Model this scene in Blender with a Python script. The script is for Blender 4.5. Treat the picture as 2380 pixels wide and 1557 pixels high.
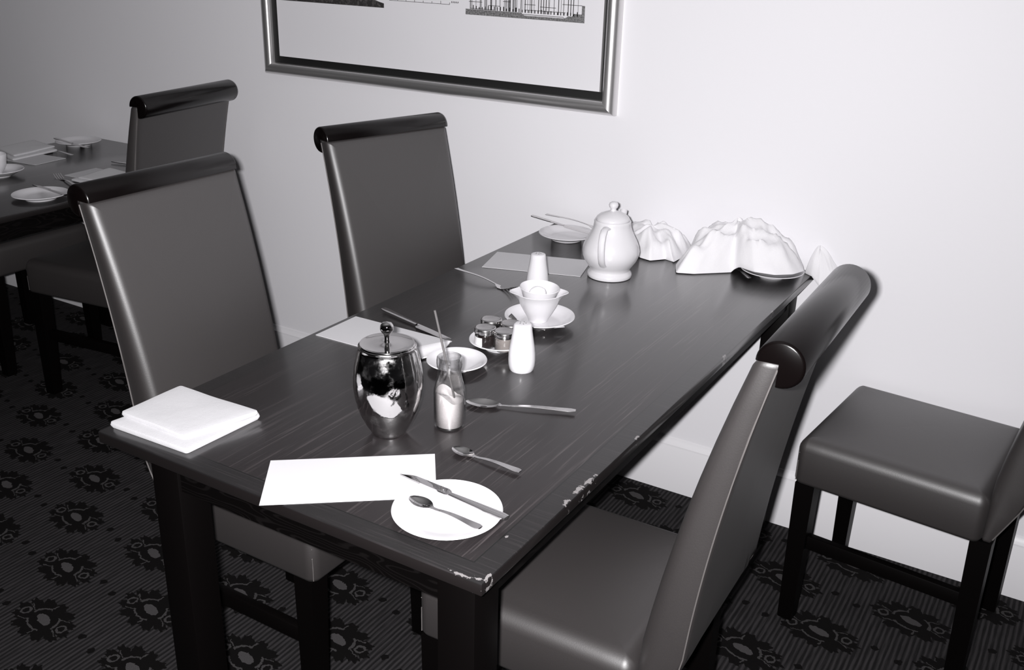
import bpy, bmesh, math, random
from math import sin, cos, pi, radians, sqrt, exp, atan2
from mathutils import Vector, Matrix

for o in list(bpy.data.objects):
    bpy.data.objects.remove(o)
SC = bpy.context.scene
COL = SC.collection

# ------------------------------------------------------------------ camera
CAM_POS = Vector((1.36014, -2.51991, 1.56463))
CAM_ROT = Matrix(((0.85403519, -0.21614254, 0.47318738),
                  (0.51961458, 0.31073251, -0.79589321),
                  (0.02499168, 0.92559587, 0.37768732)))
cam_data = bpy.data.cameras.new('camera')
cam = bpy.data.objects.new('camera', cam_data)
COL.objects.link(cam)
cam_data.sensor_width = 36.0
cam_data.lens = 2320.53 / 2380 * 36.0
cam_data.clip_start = 0.02
cam.matrix_world = Matrix.Translation(CAM_POS) @ CAM_ROT.to_4x4()
SC.camera = cam

# ------------------------------------------------------------------ world, flash, exposure
world = bpy.data.worlds.new('world')
SC.world = world
world.use_nodes = True
world.node_tree.nodes['Background'].inputs[0].default_value = (0.9, 0.95, 1.0, 1)
world.node_tree.nodes['Background'].inputs[1].default_value = 0.02

# the small built-in flash of a compact camera, a few centimetres up and left of its lens
fl = bpy.data.lights.new('flash', 'AREA')
fl.shape = 'RECTANGLE'
fl.size = 0.034
fl.size_y = 0.018
fl.energy = 78.0
fl.color = (1.0, 0.985, 1.0)
fl.spread = radians(165)
flash = bpy.data.objects.new('flash', fl)
COL.objects.link(flash)
right, up, back = (CAM_ROT.col[0], CAM_ROT.col[1], CAM_ROT.col[2])
fpos = CAM_POS - right * 0.036 + up * 0.016 - back * 0.01
aim = (-back + right * 0 - right * 0.22 + up * 0.07).normalized()
flash.matrix_world = Matrix.Translation(fpos) @ aim.to_track_quat('-Z', 'Y').to_matrix().to_4x4()

SC.view_settings.view_transform = 'Standard'
SC.view_settings.look = 'None'
SC.view_settings.gamma = 1.0
SC.view_settings.use_curve_mapping = False
SC.view_settings.exposure = 0.0
SC.cycles.max_bounces = 8
SC.cycles.transparent_max_bounces = 16
SC.cycles.sample_clamp_indirect = 4.0
SC.cycles.use_denoising = True

random.seed(4)
TZ = 0.76          # table top height

# ------------------------------------------------------------------ node helpers
class E_:
    """a float socket with arithmetic"""
    def __init__(s, nt, sock): s.nt, s.k = nt, sock
    def _m(s, op, *a):
        n = s.nt.nodes.new('ShaderNodeMath'); n.operation = op
        for i, v in enumerate((s,) + a):
            if isinstance(v, E_): s.nt.links.new(v.k, n.inputs[i])
            else: n.inputs[i].default_value = v
        return E_(s.nt, n.outputs[0])
    def __add__(s, o): return s._m('ADD', o)
    def __sub__(s, o): return s._m('SUBTRACT', o)
    def __mul__(s, o): return s._m('MULTIPLY', o)
    def __truediv__(s, o): return s._m('DIVIDE', o)
    def floor(s): return s._m('FLOOR')
    def abs(s): return s._m('ABSOLUTE')
    def sqrt(s): return s._m('SQRT')
    def sin(s): return s._m('SINE')
    def cos(s): return s._m('COSINE')
    def pw(s, e): return s._m('POWER', e)
    def mod(s, e): return s._m('FLOORED_MODULO', e)
    def lt(s, o): return s._m('LESS_THAN', o)
    def gt(s, o): return s._m('GREATER_THAN', o)
    def mn(s, o): return s._m('MINIMUM', o)
    def mx(s, o): return s._m('MAXIMUM', o)
    def atan2(s, o): return s._m('ARCTAN2', o)
    def step(s, lo, hi):
        n = s.nt.nodes.new('ShaderNodeMapRange'); n.interpolation_type = 'SMOOTHSTEP'
        s.nt.links.new(s.k, n.inputs[0]); n.inputs[1].default_value = lo; n.inputs[2].default_value = hi
        return E_(s.nt, n.outputs[0])

def newmat(name):
    m = bpy.data.materials.new(name); m.use_nodes = True
    nt = m.node_tree
    return m, nt, nt.nodes['Principled BSDF']

def texco(nt, kind='Object', scale=(1, 1, 1)):
    t = nt.nodes.new('ShaderNodeTexCoord'); mp = nt.nodes.new('ShaderNodeMapping')
    mp.inputs['Scale'].default_value = scale
    nt.links.new(t.outputs[kind], mp.inputs[0])
    return mp.outputs[0]

def noise(nt, vec, scale, detail=3, rough=0.5):
    n = nt.nodes.new('ShaderNodeTexNoise')
    nt.links.new(vec, n.inputs['Vector'])
    n.inputs['Scale'].default_value = scale; n.inputs['Detail'].default_value = detail
    n.inputs['Roughness'].default_value = rough
    return E_(nt, n.outputs[0])

def mixcol(nt, f, a, b):
    n = nt.nodes.new('ShaderNodeMix'); n.data_type = 'RGBA'
    if isinstance(f, E_): nt.links.new(f.k, n.inputs[0])
    else: n.inputs[0].default_value = f
    for i, v in ((6, a), (7, b)):
        if isinstance(v, tuple): n.inputs[i].default_value = (*v, 1)
        else: nt.links.new(v, n.inputs[i])
    return n.outputs[2]

def bump(nt, bsdf, h, strength, dist=0.001):
    b = nt.nodes.new('ShaderNodeBump'); b.inputs['Strength'].default_value = strength
    b.inputs['Distance'].default_value = dist
    nt.links.new(h.k, b.inputs['Height']); nt.links.new(b.outputs[0], bsdf.inputs['Normal'])

def simple(name, col, rough=0.5, metal=0.0, coat=0.0, coat_rough=0.1, nscale=0, nstr=0.2, ndist=0.001, spec=0.5, var=0.0):
    m, nt, b = newmat(name)
    b.inputs['Base Color'].default_value = (*col, 1)
    b.inputs['Roughness'].default_value = rough
    b.inputs['Metallic'].default_value = metal
    b.inputs['Coat Weight'].default_value = coat
    b.inputs['Coat Roughness'].default_value = coat_rough
    b.inputs['Specular IOR Level'].default_value = spec
    if nscale:
        n = noise(nt, texco(nt), nscale, 4)
        bump(nt, b, n, nstr, ndist)
        if var:
            c = mixcol(nt, n, tuple(x * (1 - var) for x in col), tuple(min(1, x * (1 + var)) for x in col))
            nt.links.new(c, b.inputs['Base Color'])
    return m

M = {}
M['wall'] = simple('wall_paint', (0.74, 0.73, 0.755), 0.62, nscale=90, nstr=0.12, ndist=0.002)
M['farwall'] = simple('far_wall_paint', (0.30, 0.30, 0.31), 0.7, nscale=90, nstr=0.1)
M['trim'] = simple('trim_paint', (0.72, 0.71, 0.73), 0.45, nscale=40, nstr=0.05)
M['ceiling'] = simple('ceiling_paint', (0.45, 0.45, 0.45), 0.9, nscale=50)
M['leather'] = simple('grey_leather', (0.023, 0.0197, 0.0195), 0.50, coat=0.45, coat_rough=0.55, nscale=420, nstr=0.22, ndist=0.0006, spec=1.0, var=0.12)
M['stitch'] = simple('leather_stitch', (0.10, 0.092, 0.09), 0.5, nscale=600, nstr=0.3)
M['darkwood'] = simple('near_black_wood', (0.0014, 0.0010, 0.0010), 0.50, nscale=60, nstr=0.1, spec=0.09)
M['railwood'] = simple('lacquered_rail_wood', (0.0022, 0.0014, 0.0014), 0.24, spec=0.36, nscale=30, nstr=0.05)
M['china'] = simple('white_china', (0.62, 0.61, 0.63), 0.2, coat=0.3, coat_rough=0.06, nscale=20, nstr=0.02)
M['paper'] = simple('white_card', (0.51, 0.505, 0.52), 0.75, nscale=300, nstr=0.08)
M['steel'] = simple('polished_steel', (0.62, 0.61, 0.61), 0.10, 1.0, nscale=14, nstr=0.03)
M['chrome'] = simple('mirror_steel', (0.62, 0.61, 0.61), 0.035, 1.0, nscale=26, nstr=0.05, ndist=0.002)
def pot_mat():
    m, nt, b = newmat('worn_mirror_metal')
    v = texco(nt)
    b.inputs['Base Color'].default_value = (0.70, 0.69, 0.69, 1); b.inputs['Metallic'].default_value = 1
    n = noise(nt, v, 34, 5, 0.65)
    r = n.step(0.42, 0.66) * 0.24 + 0.035
    nt.links.new(r.k, b.inputs['Roughness'])
    bump(nt, b, noise(nt, v, 22, 2) + n * 0.3, 0.35, 0.003)
    return m
M['pot'] = pot_mat()
M['lidmetal'] = simple('brushed_lid_metal', (0.5, 0.49, 0.49), 0.22, 1.0, nscale=80, nstr=0.15)
M['jam'] = simple('dark_jam', (0.012, 0.008, 0.008), 0.15, coat=0.5, nscale=60)
M['honey'] = simple('honey', (0.20, 0.18, 0.17), 0.15, coat=0.5, nscale=60)
M['label'] = simple('jar_label', (0.62, 0.61, 0.62), 0.5, nscale=200, nstr=0.05)
M['sugar'] = simple('brown_sugar', (0.58, 0.55, 0.55), 0.8, nscale=900, nstr=0.7, ndist=0.001, var=0.35)
M['frame'] = simple('silver_frame', (0.68, 0.67, 0.67), 0.31, 0.88, nscale=60, nstr=0.04)
M['slip'] = simple('black_slip', (0.004, 0.004, 0.004), 0.6, nscale=80)
M['print'] = simple('print_paper', (0.70, 0.69, 0.715), 0.6, nscale=200, nstr=0.03)
M['ink'] = simple('print_ink', (0.02, 0.018, 0.018), 0.7, nscale=200, nstr=0.03)
M['straw'] = simple('grey_straw', (0.10, 0.095, 0.095), 0.35, nscale=80)
M['packet'] = simple('dark_packet', (0.02, 0.018, 0.018), 0.35, nscale=80)

def cloth_mat(nm='napkin_cloth', c=(0.72, 0.71, 0.73)):
    m, nt, b = newmat(nm)
    v = texco(nt)
    w = noise(nt, v, 500, 2)
    b.inputs['Base Color'].default_value = (*c, 1)
    b.inputs['Roughness'].default_value = 0.9
    b.inputs['Sheen Weight'].default_value = 0.15
    bump(nt, b, w + noise(nt, v, 25, 3) * 3.0, 0.25, 0.0015)
    return m
M['cloth'] = cloth_mat()
M['cloth_flash_toned'] = cloth_mat('napkin_cloth_flash_toned', (0.47, 0.465, 0.48))  # same napkin cloth, its colour darkened to offset the strong flash up close

def glass_mat():
    m = bpy.data.materials.new('thin_glass'); m.use_nodes = True
    nt = m.node_tree; nt.nodes.clear()
    out = nt.nodes.new('ShaderNodeOutputMaterial'); mix = nt.nodes.new('ShaderNodeMixShader')
    tr = nt.nodes.new('ShaderNodeBsdfTransparent'); gl = nt.nodes.new('ShaderNodeBsdfGlossy')
    tr.inputs[0].default_value = (0.965, 0.965, 0.965, 1); gl.inputs['Roughness'].default_value = 0.04
    lw = nt.nodes.new('ShaderNodeLayerWeight'); lw.inputs[0].default_value = 0.36
    nz = noise(nt, texco(nt), 60, 2)
    b = nt.nodes.new('ShaderNodeBump'); b.inputs['Strength'].default_value = 0.25; b.inputs['Distance'].default_value = 0.002
    nt.links.new(nz.k, b.inputs['Height']); nt.links.new(b.outputs[0], gl.inputs['Normal'])
    nt.links.new(lw.outputs['Facing'], mix.inputs[0]); nt.links.new(tr.outputs[0], mix.inputs[1])
    nt.links.new(gl.outputs[0], mix.inputs[2]); nt.links.new(mix.outputs[0], out.inputs[0])
    return m
M['glass'] = glass_mat()

def hatch_mat():
    m, nt, b = newmat('engraved_hatching')
    v = texco(nt)
    s = nt.nodes.new('ShaderNodeSeparateXYZ'); nt.links.new(v, s.inputs[0])
    x, z = E_(nt, s.outputs[0]), E_(nt, s.outputs[2])
    n = noise(nt, v, 260, 2)
    f = ((x - z) * 1500.0).sin() * 0.25 + n
    nt.links.new(mixcol(nt, f.step(0.35, 0.75), (0.03, 0.03, 0.03), (0.33, 0.325, 0.33)), b.inputs['Base Color'])
    b.inputs['Roughness'].default_value = 0.7
    return m
M['hatch'] = hatch_mat()
def dark_hatch():
    m, nt, b = newmat('dark_engraving')
    n = noise(nt, texco(nt), 120, 4, 0.7)
    nt.links.new(mixcol(nt, n.step(0.45, 0.8), (0.02, 0.018, 0.018), (0.12, 0.11, 0.11)), b.inputs['Base Color'])
    b.inputs['Roughness'].default_value = 0.7
    return m
M['darkhatch'] = dark_hatch()

def table_mat(name, chips, x0, x1, y0, y1):
    """dark veneer with fine pale grain along the length, a cross-banded edge and chipped lacquer"""
    m, nt, b = newmat(name)
    g = nt.nodes.new('ShaderNodeTexCoord')
    s = nt.nodes.new('ShaderNodeSeparateXYZ'); nt.links.new(g.outputs['Object'], s.inputs[0])
    x, y, z = (E_(nt, s.outputs[i]) for i in range(3))
    long = texco(nt, 'Object', (1, 0.02, 1))
    n1 = noise(nt, long, 260, 3, 0.6); n2 = noise(nt, long, 70, 4, 0.6)
    lx = texco(nt, 'Object', (0.02, 1, 1)); n3 = noise(nt, lx, 300, 3, 0.6)
    grain = n1.step(0.52, 0.70) * n2.step(0.35, 0.70)
    main = mixcol(nt, grain, (0.0105, 0.0085, 0.009), (0.052, 0.044, 0.045))
    band = mixcol(nt, n3.step(0.5, 0.75), (0.008, 0.0072, 0.0075), (0.022, 0.019, 0.020))
    inset = (x - x0).mn((x * -1.0) + x1).mn((y - y0))
    col = mixcol(nt, inset.lt(0.036), main, band)
    groove = (inset - 0.036).abs().lt(0.0012)
    col = mixcol(nt, groove, col, (0.003, 0.003, 0.003))
    # edge faces and underside are plain dark
    dark = mixcol(nt, z.lt(TZ - 0.0025), col, (0.0065, 0.005, 0.005))
    cn = noise(nt, texco(nt), 120, 4, 0.65)
    mask = None
    for cx, cy, rx, ry in chips:
        d = (((x - cx) / rx).pw(2.0) + ((y - cy) / ry).pw(2.0)).sqrt()
        k = (d + (cn - 0.5) * 3.0).lt(0.55)
        mask = k if mask is None else mask.mx(k)
    fin = mixcol(nt, mask, dark, (0.17, 0.16, 0.16))
    nt.links.new(fin, b.inputs['Base Color'])
    b.inputs['Roughness'].default_value = 0.42
    b.inputs['Specular IOR Level'].default_value = 0.5
    b.inputs['Coat Weight'].default_value = 0.75
    b.inputs['Coat Roughness'].default_value = 0.17
    bump(nt, b, n1 + n2, 0.12, 0.0006)
    return m

def apron_mat():
    m, nt, b = newmat('dark_apron_wood')
    v = texco(nt, 'Object', (1.5, 1.5, 7))
    n = noise(nt, v, 3.0, 2, 0.5)
    ring = ((n * 90.0).sin() + 1.0) * 0.5
    nt.links.new(mixcol(nt, ring.step(0.7, 1.0), (0.0013, 0.001, 0.001), (0.0036, 0.003, 0.003)), b.inputs['Base Color'])
    b.inputs['Roughness'].default_value = 0.42; b.inputs['Specular IOR Level'].default_value = 0.13
    return m
M['apron'] = apron_mat()

def carpet_mat():
    m, nt, b = newmat('patterned_carpet')
    g = nt.nodes.new('ShaderNodeTexCoord')
    nv = nt.nodes.new('ShaderNodeTexNoise'); nv.inputs['Scale'].default_value = 130
    nt.links.new(g.outputs['Object'], nv.inputs['Vector'])
    s2 = nt.nodes.new('ShaderNodeSeparateXYZ'); nt.links.new(nv.outputs['Color'], s2.inputs[0])
    s = nt.nodes.new('ShaderNodeSeparateXYZ'); nt.links.new(g.outputs['Object'], s.inputs[0])
    X, Y = E_(nt, s.outputs[0]), E_(nt, s.outputs[1])
    x = X + (E_(nt, s2.outputs[0]) - 0.5) * 0.010
    y = Y + (E_(nt, s2.outputs[1]) - 0.5) * 0.010
    RH, P = 0.1643, 0.318
    t = (y + 0.095) / RH + 0.5
    row = t.floor()
    v = (t - row - 0.5) * RH
    odd = row.mod(2.0)
    u = ((x - 0.05 - odd * -0.135) / P + 0.5)
    u = (u - u.floor() - 0.5) * P
    p, q = u / 0.098, (v + u * 0.10) / 0.062
    r = (p * p + q * q).sqrt(); th = q.atan2(p)
    petals = (th * 6.0).cos().abs().pw(0.55) * 0.30 + (th * 34.0).cos() * 0.045 + 0.72
    flower = (r - petals).lt(0.0)
    dots = ((u.abs() - 0.130).pw(2.0) + (v - u * 0.08).pw(2.0)).sqrt().lt(0.0095)
    flower = flower.mx(dots)
    uc, vc = u, v + u * 0.22
    core = ((uc / 0.026).pw(2.0) + (vc / 0.0125).pw(2.0)).sqrt().lt(1.0)
    ring = ((r + (th * 2.0).cos() * 0.05 - 0.50).abs()).lt(0.035) * (th * 3.0 + 0.6).sin().gt(-0.35)
    veins = (th * 6.0).sin().abs().lt(0.0)
    vein2 = ((th * 3.0 + r * 1.4).sin().abs()).lt(0.085) * r.gt(0.5) * r.lt(0.82)
    eye = ((((u.abs() - 0.066).pw(2.0) + v.pw(2.0)).sqrt() - 0.011).abs()).lt(0.0026)
    lines = ring.mx(vein2).mx(eye)
    fib = noise(nt, texco(nt), 900, 2, 0.7)
    st = noise(nt, texco(nt, 'Object', (1, 0.05, 1)), 240, 2, 0.6)
    stripe = ((X * (2 * pi / 0.0125)).sin() * 0.22 + st + (fib - 0.5) * 0.8).step(0.25, 0.85)
    ground = mixcol(nt, stripe, (0.010, 0.0095, 0.010), (0.042, 0.039, 0.041))
    c = mixcol(nt, flower, ground, (0.0035, 0.003, 0.003))
    c = mixcol(nt, lines * fib.gt(0.42), c, (0.055, 0.052, 0.053))
    c = mixcol(nt, core, c, mixcol(nt, fib.step(0.35, 0.65), (0.03, 0.028, 0.029), (0.085, 0.080, 0.082)))
    nt.links.new(c, b.inputs['Base Color'])
    b.inputs['Roughness'].default_value = 0.95
    b.inputs['Specular IOR Level'].default_value = 0.1
    bump(nt, b, fib, 0.5, 0.003)
    return m
M['carpet'] = carpet_mat()

# ------------------------------------------------------------------ mesh helpers
class MB:
    def __init__(s): s.v, s.f = [], []
    def add(s, vs, fs, T=None):
        o = len(s.v)
        s.v += [tuple(T @ Vector(p)) if T else tuple(p) for p in vs]
        s.f += [tuple(i + o for i in f) for f in fs]
        return s
    def box(s, a, b, T=None, bev=0.0):
        if bev > 0:
            bm = bmesh.new(); bmesh.ops.create_cube(bm, size=1)
            for v in bm.verts:
                v.co = Vector([(a[i] + b[i]) / 2 + v.co[i] * (b[i] - a[i]) for i in range(3)])
            bmesh.ops.bevel(bm, geom=list(bm.edges), offset=bev, segments=2, affect='EDGES', profile=0.5)
            bm.verts.index_update()
            s.add([v.co[:] for v in bm.verts], [[v.index for v in f.verts] for f in bm.faces], T); bm.free()
            return s
        x0, y0, z0 = a; x1, y1, z1 = b
        vs = [(x0, y0, z0), (x1, y0, z0), (x1, y1, z0), (x0, y1, z0), (x0, y0, z1), (x1, y0, z1), (x1, y1, z1), (x0, y1, z1)]
        return s.add(vs, [(0, 3, 2, 1), (4, 5, 6, 7), (0, 1, 5, 4), (1, 2, 6, 5), (2, 3, 7, 6), (3, 0, 4, 7)], T)
    def loft(s, rings, closed=True, cap=True, T=None):
        n = len(rings[0]); vs = [p for r in rings for p in r]; fs = []
        for i in range(len(rings) - 1):
            for j in range(n if closed else n - 1):
                k = (j + 1) % n
                fs.append((i * n + j, i * n + k, (i + 1) * n + k, (i + 1) * n + j))
        if cap:
            for base, rev in ((0, True), ((len(rings) - 1) * n, False)):
                c = Vector((0, 0, 0))
                for j in range(n): c += Vector(vs[base + j])
                vs.append(tuple(c / n)); ci = len(vs) - 1
                for j in range(n):
                    k = (j + 1) % n
                    fs.append((base + k, base + j, ci) if rev else (base + j, base + k, ci))
        return s.add(vs, fs, T)
    def lathe(s, prof, seg=48, T=None, fn=None):
        rings = []
        for r, z in prof:
            ring = []
            for j in range(seg):
                a = 2 * pi * j / seg
                p = (r * cos(a), r * sin(a), z)
                ring.append(fn(p, a) if fn else p)
            rings.append(ring)
        return s.loft(rings, True, True, T)
    def tube(s, pts, rad, seg=12, T=None):
        pts = [Vector(p) for p in pts]; rings = []
        rr = rad if isinstance(rad, (list, tuple)) else [rad] * len(pts)
        ref = Vector((0.13, 0.31, 0.94)).normalized()
        for i, p in enumerate(pts):
            t = (pts[min(i + 1, len(pts) - 1)] - pts[max(i - 1, 0)]).normalized()
            n = t.cross(ref)
            if n.length < 0.05: n = t.cross(Vector((1, 0, 0)))
            n.normalize(); m = t.cross(n)
            rings.append([tuple(p + (n * cos(2 * pi * j / seg) + m * sin(2 * pi * j / seg)) * rr[i]) for j in range(seg)])
        return s.loft(rings, True, True, T)
    def build(s, name, mat, parent=None, smooth=40, loc=None, rz=0.0):
        me = bpy.data.meshes.new(name)
        me.from_pydata(s.v, [], s.f); me.update()
        bm = bmesh.new(); bm.from_mesh(me)
        bmesh.ops.recalc_face_normals(bm, faces=bm.faces); bm.to_mesh(me); bm.free()
        if smooth:
            for p in me.polygons: p.use_smooth = True
            me.set_sharp_from_angle(angle=radians(smooth))
        me.materials.append(mat)
        o = bpy.data.objects.new(name, me); COL.objects.link(o)
        if parent: o.parent = parent
        if loc is not None: o.location = loc
        o.rotation_euler.z = rz
        return o

def tag(o, label=None, cat=None, group=None, kind=None):
    if label: o['label'] = label
    if cat: o['category'] = cat
    if group: o['group'] = group
    if kind: o['kind'] = kind
    return o
def empty(name, loc, rz=0.0, label=None, cat=None, group=None):
    o = bpy.data.objects.new(name, None); COL.objects.link(o)
    o.empty_display_size = 0.05
    o.location = loc; o.rotation_euler.z = rz
    return tag(o, label, cat, group)
def copy_tree(o, parent=None):
    c = o.copy(); COL.objects.link(c)
    if parent: c.parent = parent
    for ch in list(o.children): copy_tree(ch, c)
    return c
def place_copy(src, loc, rz, label, group=None):
    c = copy_tree(src); c.location = loc; c.rotation_euler.z = rz; c['label'] = label
    if group: c['group'] = group
    return c
def rrect(hx, hy, r, inset=0.0, n=6, cx=0, cy=0):
    hx -= inset; hy -= inset; r = max(r - inset, 0.0008)
    pts = []
    for sx, sy, a0 in ((1, 1, 0), (-1, 1, pi / 2), (-1, -1, pi), (1, -1, 3 * pi / 2)):
        for k in range(n + 1):
            a = a0 + pi / 2 * k / n
            pts.append((cx + sx * (hx - r) + r * cos(a), cy + sy * (hy - r) + r * sin(a)))
    # extra points on the straight sides so that bent shapes stay smooth
    out = []
    for i, p in enumerate(pts):
        q = pts[(i + 1) % len(pts)]
        out.append(p)
        if (i + 1) % (n + 1) == 0:
            for t in range(1, 10): out.append((p[0] + (q[0] - p[0]) * t / 10, p[1] + (q[1] - p[1]) * t / 10))
    return out
def pad_rings(hx, hy, r, rings, cx=0, cy=0):
    """rings: (inset, height) then negative inset values mean a fraction towards the centre"""
    out = []
    base = None
    for ins, h in rings:
        if ins >= 0:
            base = (ins, rrect(hx, hy, r, ins, cx=cx, cy=cy)); pts = base[1]
        else:
            k = 1 + ins
            pts = [(cx + (p[0] - cx) * k, cy + (p[1] - cy) * k) for p in base[1]]
        out.append([(p[0], p[1], h) for p in pts])
    return out
def interp(tab, z):
    if z <= tab[0][0]: return tab[0][1]
    for (a, va), (b, vb) in zip(tab, tab[1:]):
        if z <= b: return va + (vb - va) * (z - a) / (b - a)
    return tab[-1][1]

# ------------------------------------------------------------------ the room
def struct(name, mb, mat, smooth=0): return tag(mb.build(name, mat, smooth=smooth), kind='structure')
RX0, RX1, RY0 = -9.0, 5.5, -8.5
struct('floor', MB().box((RX0 - .1, RY0 - .1, -0.08), (RX1 + .1, 0.1, 0)), M['carpet'])
struct('wall_back', MB().box((RX0 - .1, 0, 0), (RX1 + .1, 0.12, 2.9)), M['wall'])
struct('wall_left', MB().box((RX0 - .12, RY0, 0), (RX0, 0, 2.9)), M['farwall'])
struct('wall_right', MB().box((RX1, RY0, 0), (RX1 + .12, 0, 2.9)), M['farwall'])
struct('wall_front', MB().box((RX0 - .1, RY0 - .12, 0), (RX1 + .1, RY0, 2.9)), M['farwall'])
struct('ceiling', MB().box((RX0 - .1, RY0 - .1, 2.9), (RX1 + .1, 0.1, 3.0)), M['ceiling'])
# moulded baseboard along the back wall
prof = [(0, 0), (-.016, 0), (-.016, .142), (-.0135, .147), (-.0135, .153), (-.009, .158), (-.005, .164), (-.003, .170), (0, .172)]
bb = MB()
bb.loft([[(x, py, pz) for py, pz in prof] for x in (RX0, RX1)])
struct('baseboard_back', bb, M['trim'], 30)

# ------------------------------------------------------------------ framed picture
def picture():
    root = empty('framed_picture', (0, 0, 1.093), 0, 'large print of building drawings in a silver frame with black slip on the wall', 'picture')
    x0, x1, z0, z1 = -1.115, 0.178, 0.0, 0.92
    w = 0.040
    # convex moulding: (distance inwards, height off the wall)
    pr = [(0, 0), (0, .012), (.002, .018), (.006, .024), (.012, .029), (.020, .0315), (.028, .0305), (.034, .026), (.037, .022), (.0385, .010), (.0385, 0)]
    mb = MB()
    for i in range(4):
        A = [(x0, z0), (x1, z0), (x1, z1), (x0, z1)]
        a, b = A[i], A[(i + 1) % 4]
        sa = ((1, 1), (-1, 1), (-1, -1), (1, -1))[i]; sb = ((1, 1), (-1, 1), (-1, -1), (1, -1))[(i + 1) % 4]
        mb.loft([[(c[0] + s[0] * d, -h, c[1] + s[1] * d) for d, h in pr] for c, s in ((a, sa), (b, sb))])
    mb.build('frame', M['frame'], root, 35)
    MB().box((x0 + .036, -.008, z0 + .034), (x1 - .036, -.001, z1 - .034)).build('black_slip', M['slip'], root, 0)
    px0, px1, pz0, pz1 = -1.052, .1265, .0605, .86
    sheet = MB().box((px0, -.0105, pz0), (px1, -.0082, pz1), bev=.0006).build('paper', M['print'], root, 0)
    MB().box((px1, -.012, pz0), (px1 + .0035, -.0082, pz1)).build('bevel_edge', M['frame'], root, 0)
    Y0, Y1 = -.0112, -.0104
    bz = 1.093
    def strip(mb, xa, za, xb, zb, t=.0012):
        d = Vector((xb - xa, 0, zb - za)); L = d.length; d.normalize(); n = Vector((-d.z, 0, d.x)) * t / 2
        a, b = Vector((xa, 0, za)), Vector((xb, 0, zb))
        q = [a - n, b - n, b + n, a + n]
        vs = [(p.x, Y0, p.z - bz) for p in q] + [(p.x, Y1, p.z - bz) for p in q]
        mb.add(vs, [(0, 1, 2, 3), (7, 6, 5, 4), (0, 4, 5, 1), (1, 5, 6, 2), (2, 6, 7, 3), (3, 7, 4, 0)])
    # left drawing: dark ground mass
    def flat(pts):
        mb = MB(); n = len(pts)
        mb.add([(x, Y0, z - bz) for x, z in pts] + [(x, Y1, z - bz) for x, z in pts],
               [tuple(range(n)), tuple(range(2 * n - 1, n - 1, -1))] + [(i, (i + 1) % n, (i + 1) % n + n, i + n) for i in range(n)])
        return mb
    g = flat([(-1.03, 1.330), (-.613, 1.330), (-.613, 1.343), (-.632, 1.347), (-.650, 1.352), (-.70, 1.349), (-.76, 1.356), (-1.03, 1.356)])
    g.build('ground_section_drawing', M['darkhatch'], sheet, 0)
    h = MB()
    random.seed(8)
    for _ in range(60):
        xx = random.uniform(-1.02, -.64); zz = random.uniform(1.355, 1.62)
        strip(h, xx, 1.353, xx, zz, .0012)
    for zz in (1.40, 1.47, 1.55, 1.62): strip(h, -1.02, zz, -.64, zz, .001)
    # scale bar with tick marks and its small caption
    strip(h, -.592, 1.3535, -.372, 1.3535, .0011)
    for k in range(8): strip(h, -.592 + k * .0314, 1.3535, -.592 + k * .0314, 1.359 + (.003 if k % 3 == 0 else 0), .0011)
    for k in range(5):
        xx = -.366 + k * .0055
        strip(h, xx, 1.3575, xx + .0012, 1.3632, .0012); strip(h, xx, 1.3605, xx + .004, 1.3605, .001)
    h.build('line_drawing', M['ink'], sheet, 0)
    # right drawing: hatched foundation and a colonnaded elevation above it
    top = [(-.316, 1.3455), (-.13, 1.3455), (-.12, 1.3385), (.0, 1.3385), (.012, 1.3405), (.018, 1.345), (.030, 1.345), (.038, 1.352), (.060, 1.352), (.060, 1.3745), (.069, 1.3745), (.069, 1.330), (-.316, 1.330)]
    e = flat(top)
    e.build('foundation_hatching', M['hatch'], sheet, 0)
    k = MB()
    xs = -.300
    while xs < .055:
        strip(k, xs, 1.346, xs, 1.62, random.choice((.0008, .0013, .002)))
        xs += random.choice((.003, .005, .008, .014))
    for k2 in range(34):
        xx = -.29 + k2 * .0102
        strip(k, xx, 1.346, xx, 1.352 + random.random() * .006, .0026)
    for zz, a, b in ((1.3585, -.24, -.20), (1.372, -.19, -.165), (1.368, -.12, -.085), (1.364, -.07, -.02), (1.3745, .0, .06), (1.3475, -.30, -.22),
                     (1.40, -.30, .05), (1.47, -.30, .05), (1.56, -.30, .05), (1.366, -.305, -.26), (1.3535, -.12, .01), (1.3415, -.125, .005)):
        strip(k, a, zz, b, zz, .0013)
    k.build('elevation_drawing', M['ink'], sheet, 0)
picture()

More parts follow.
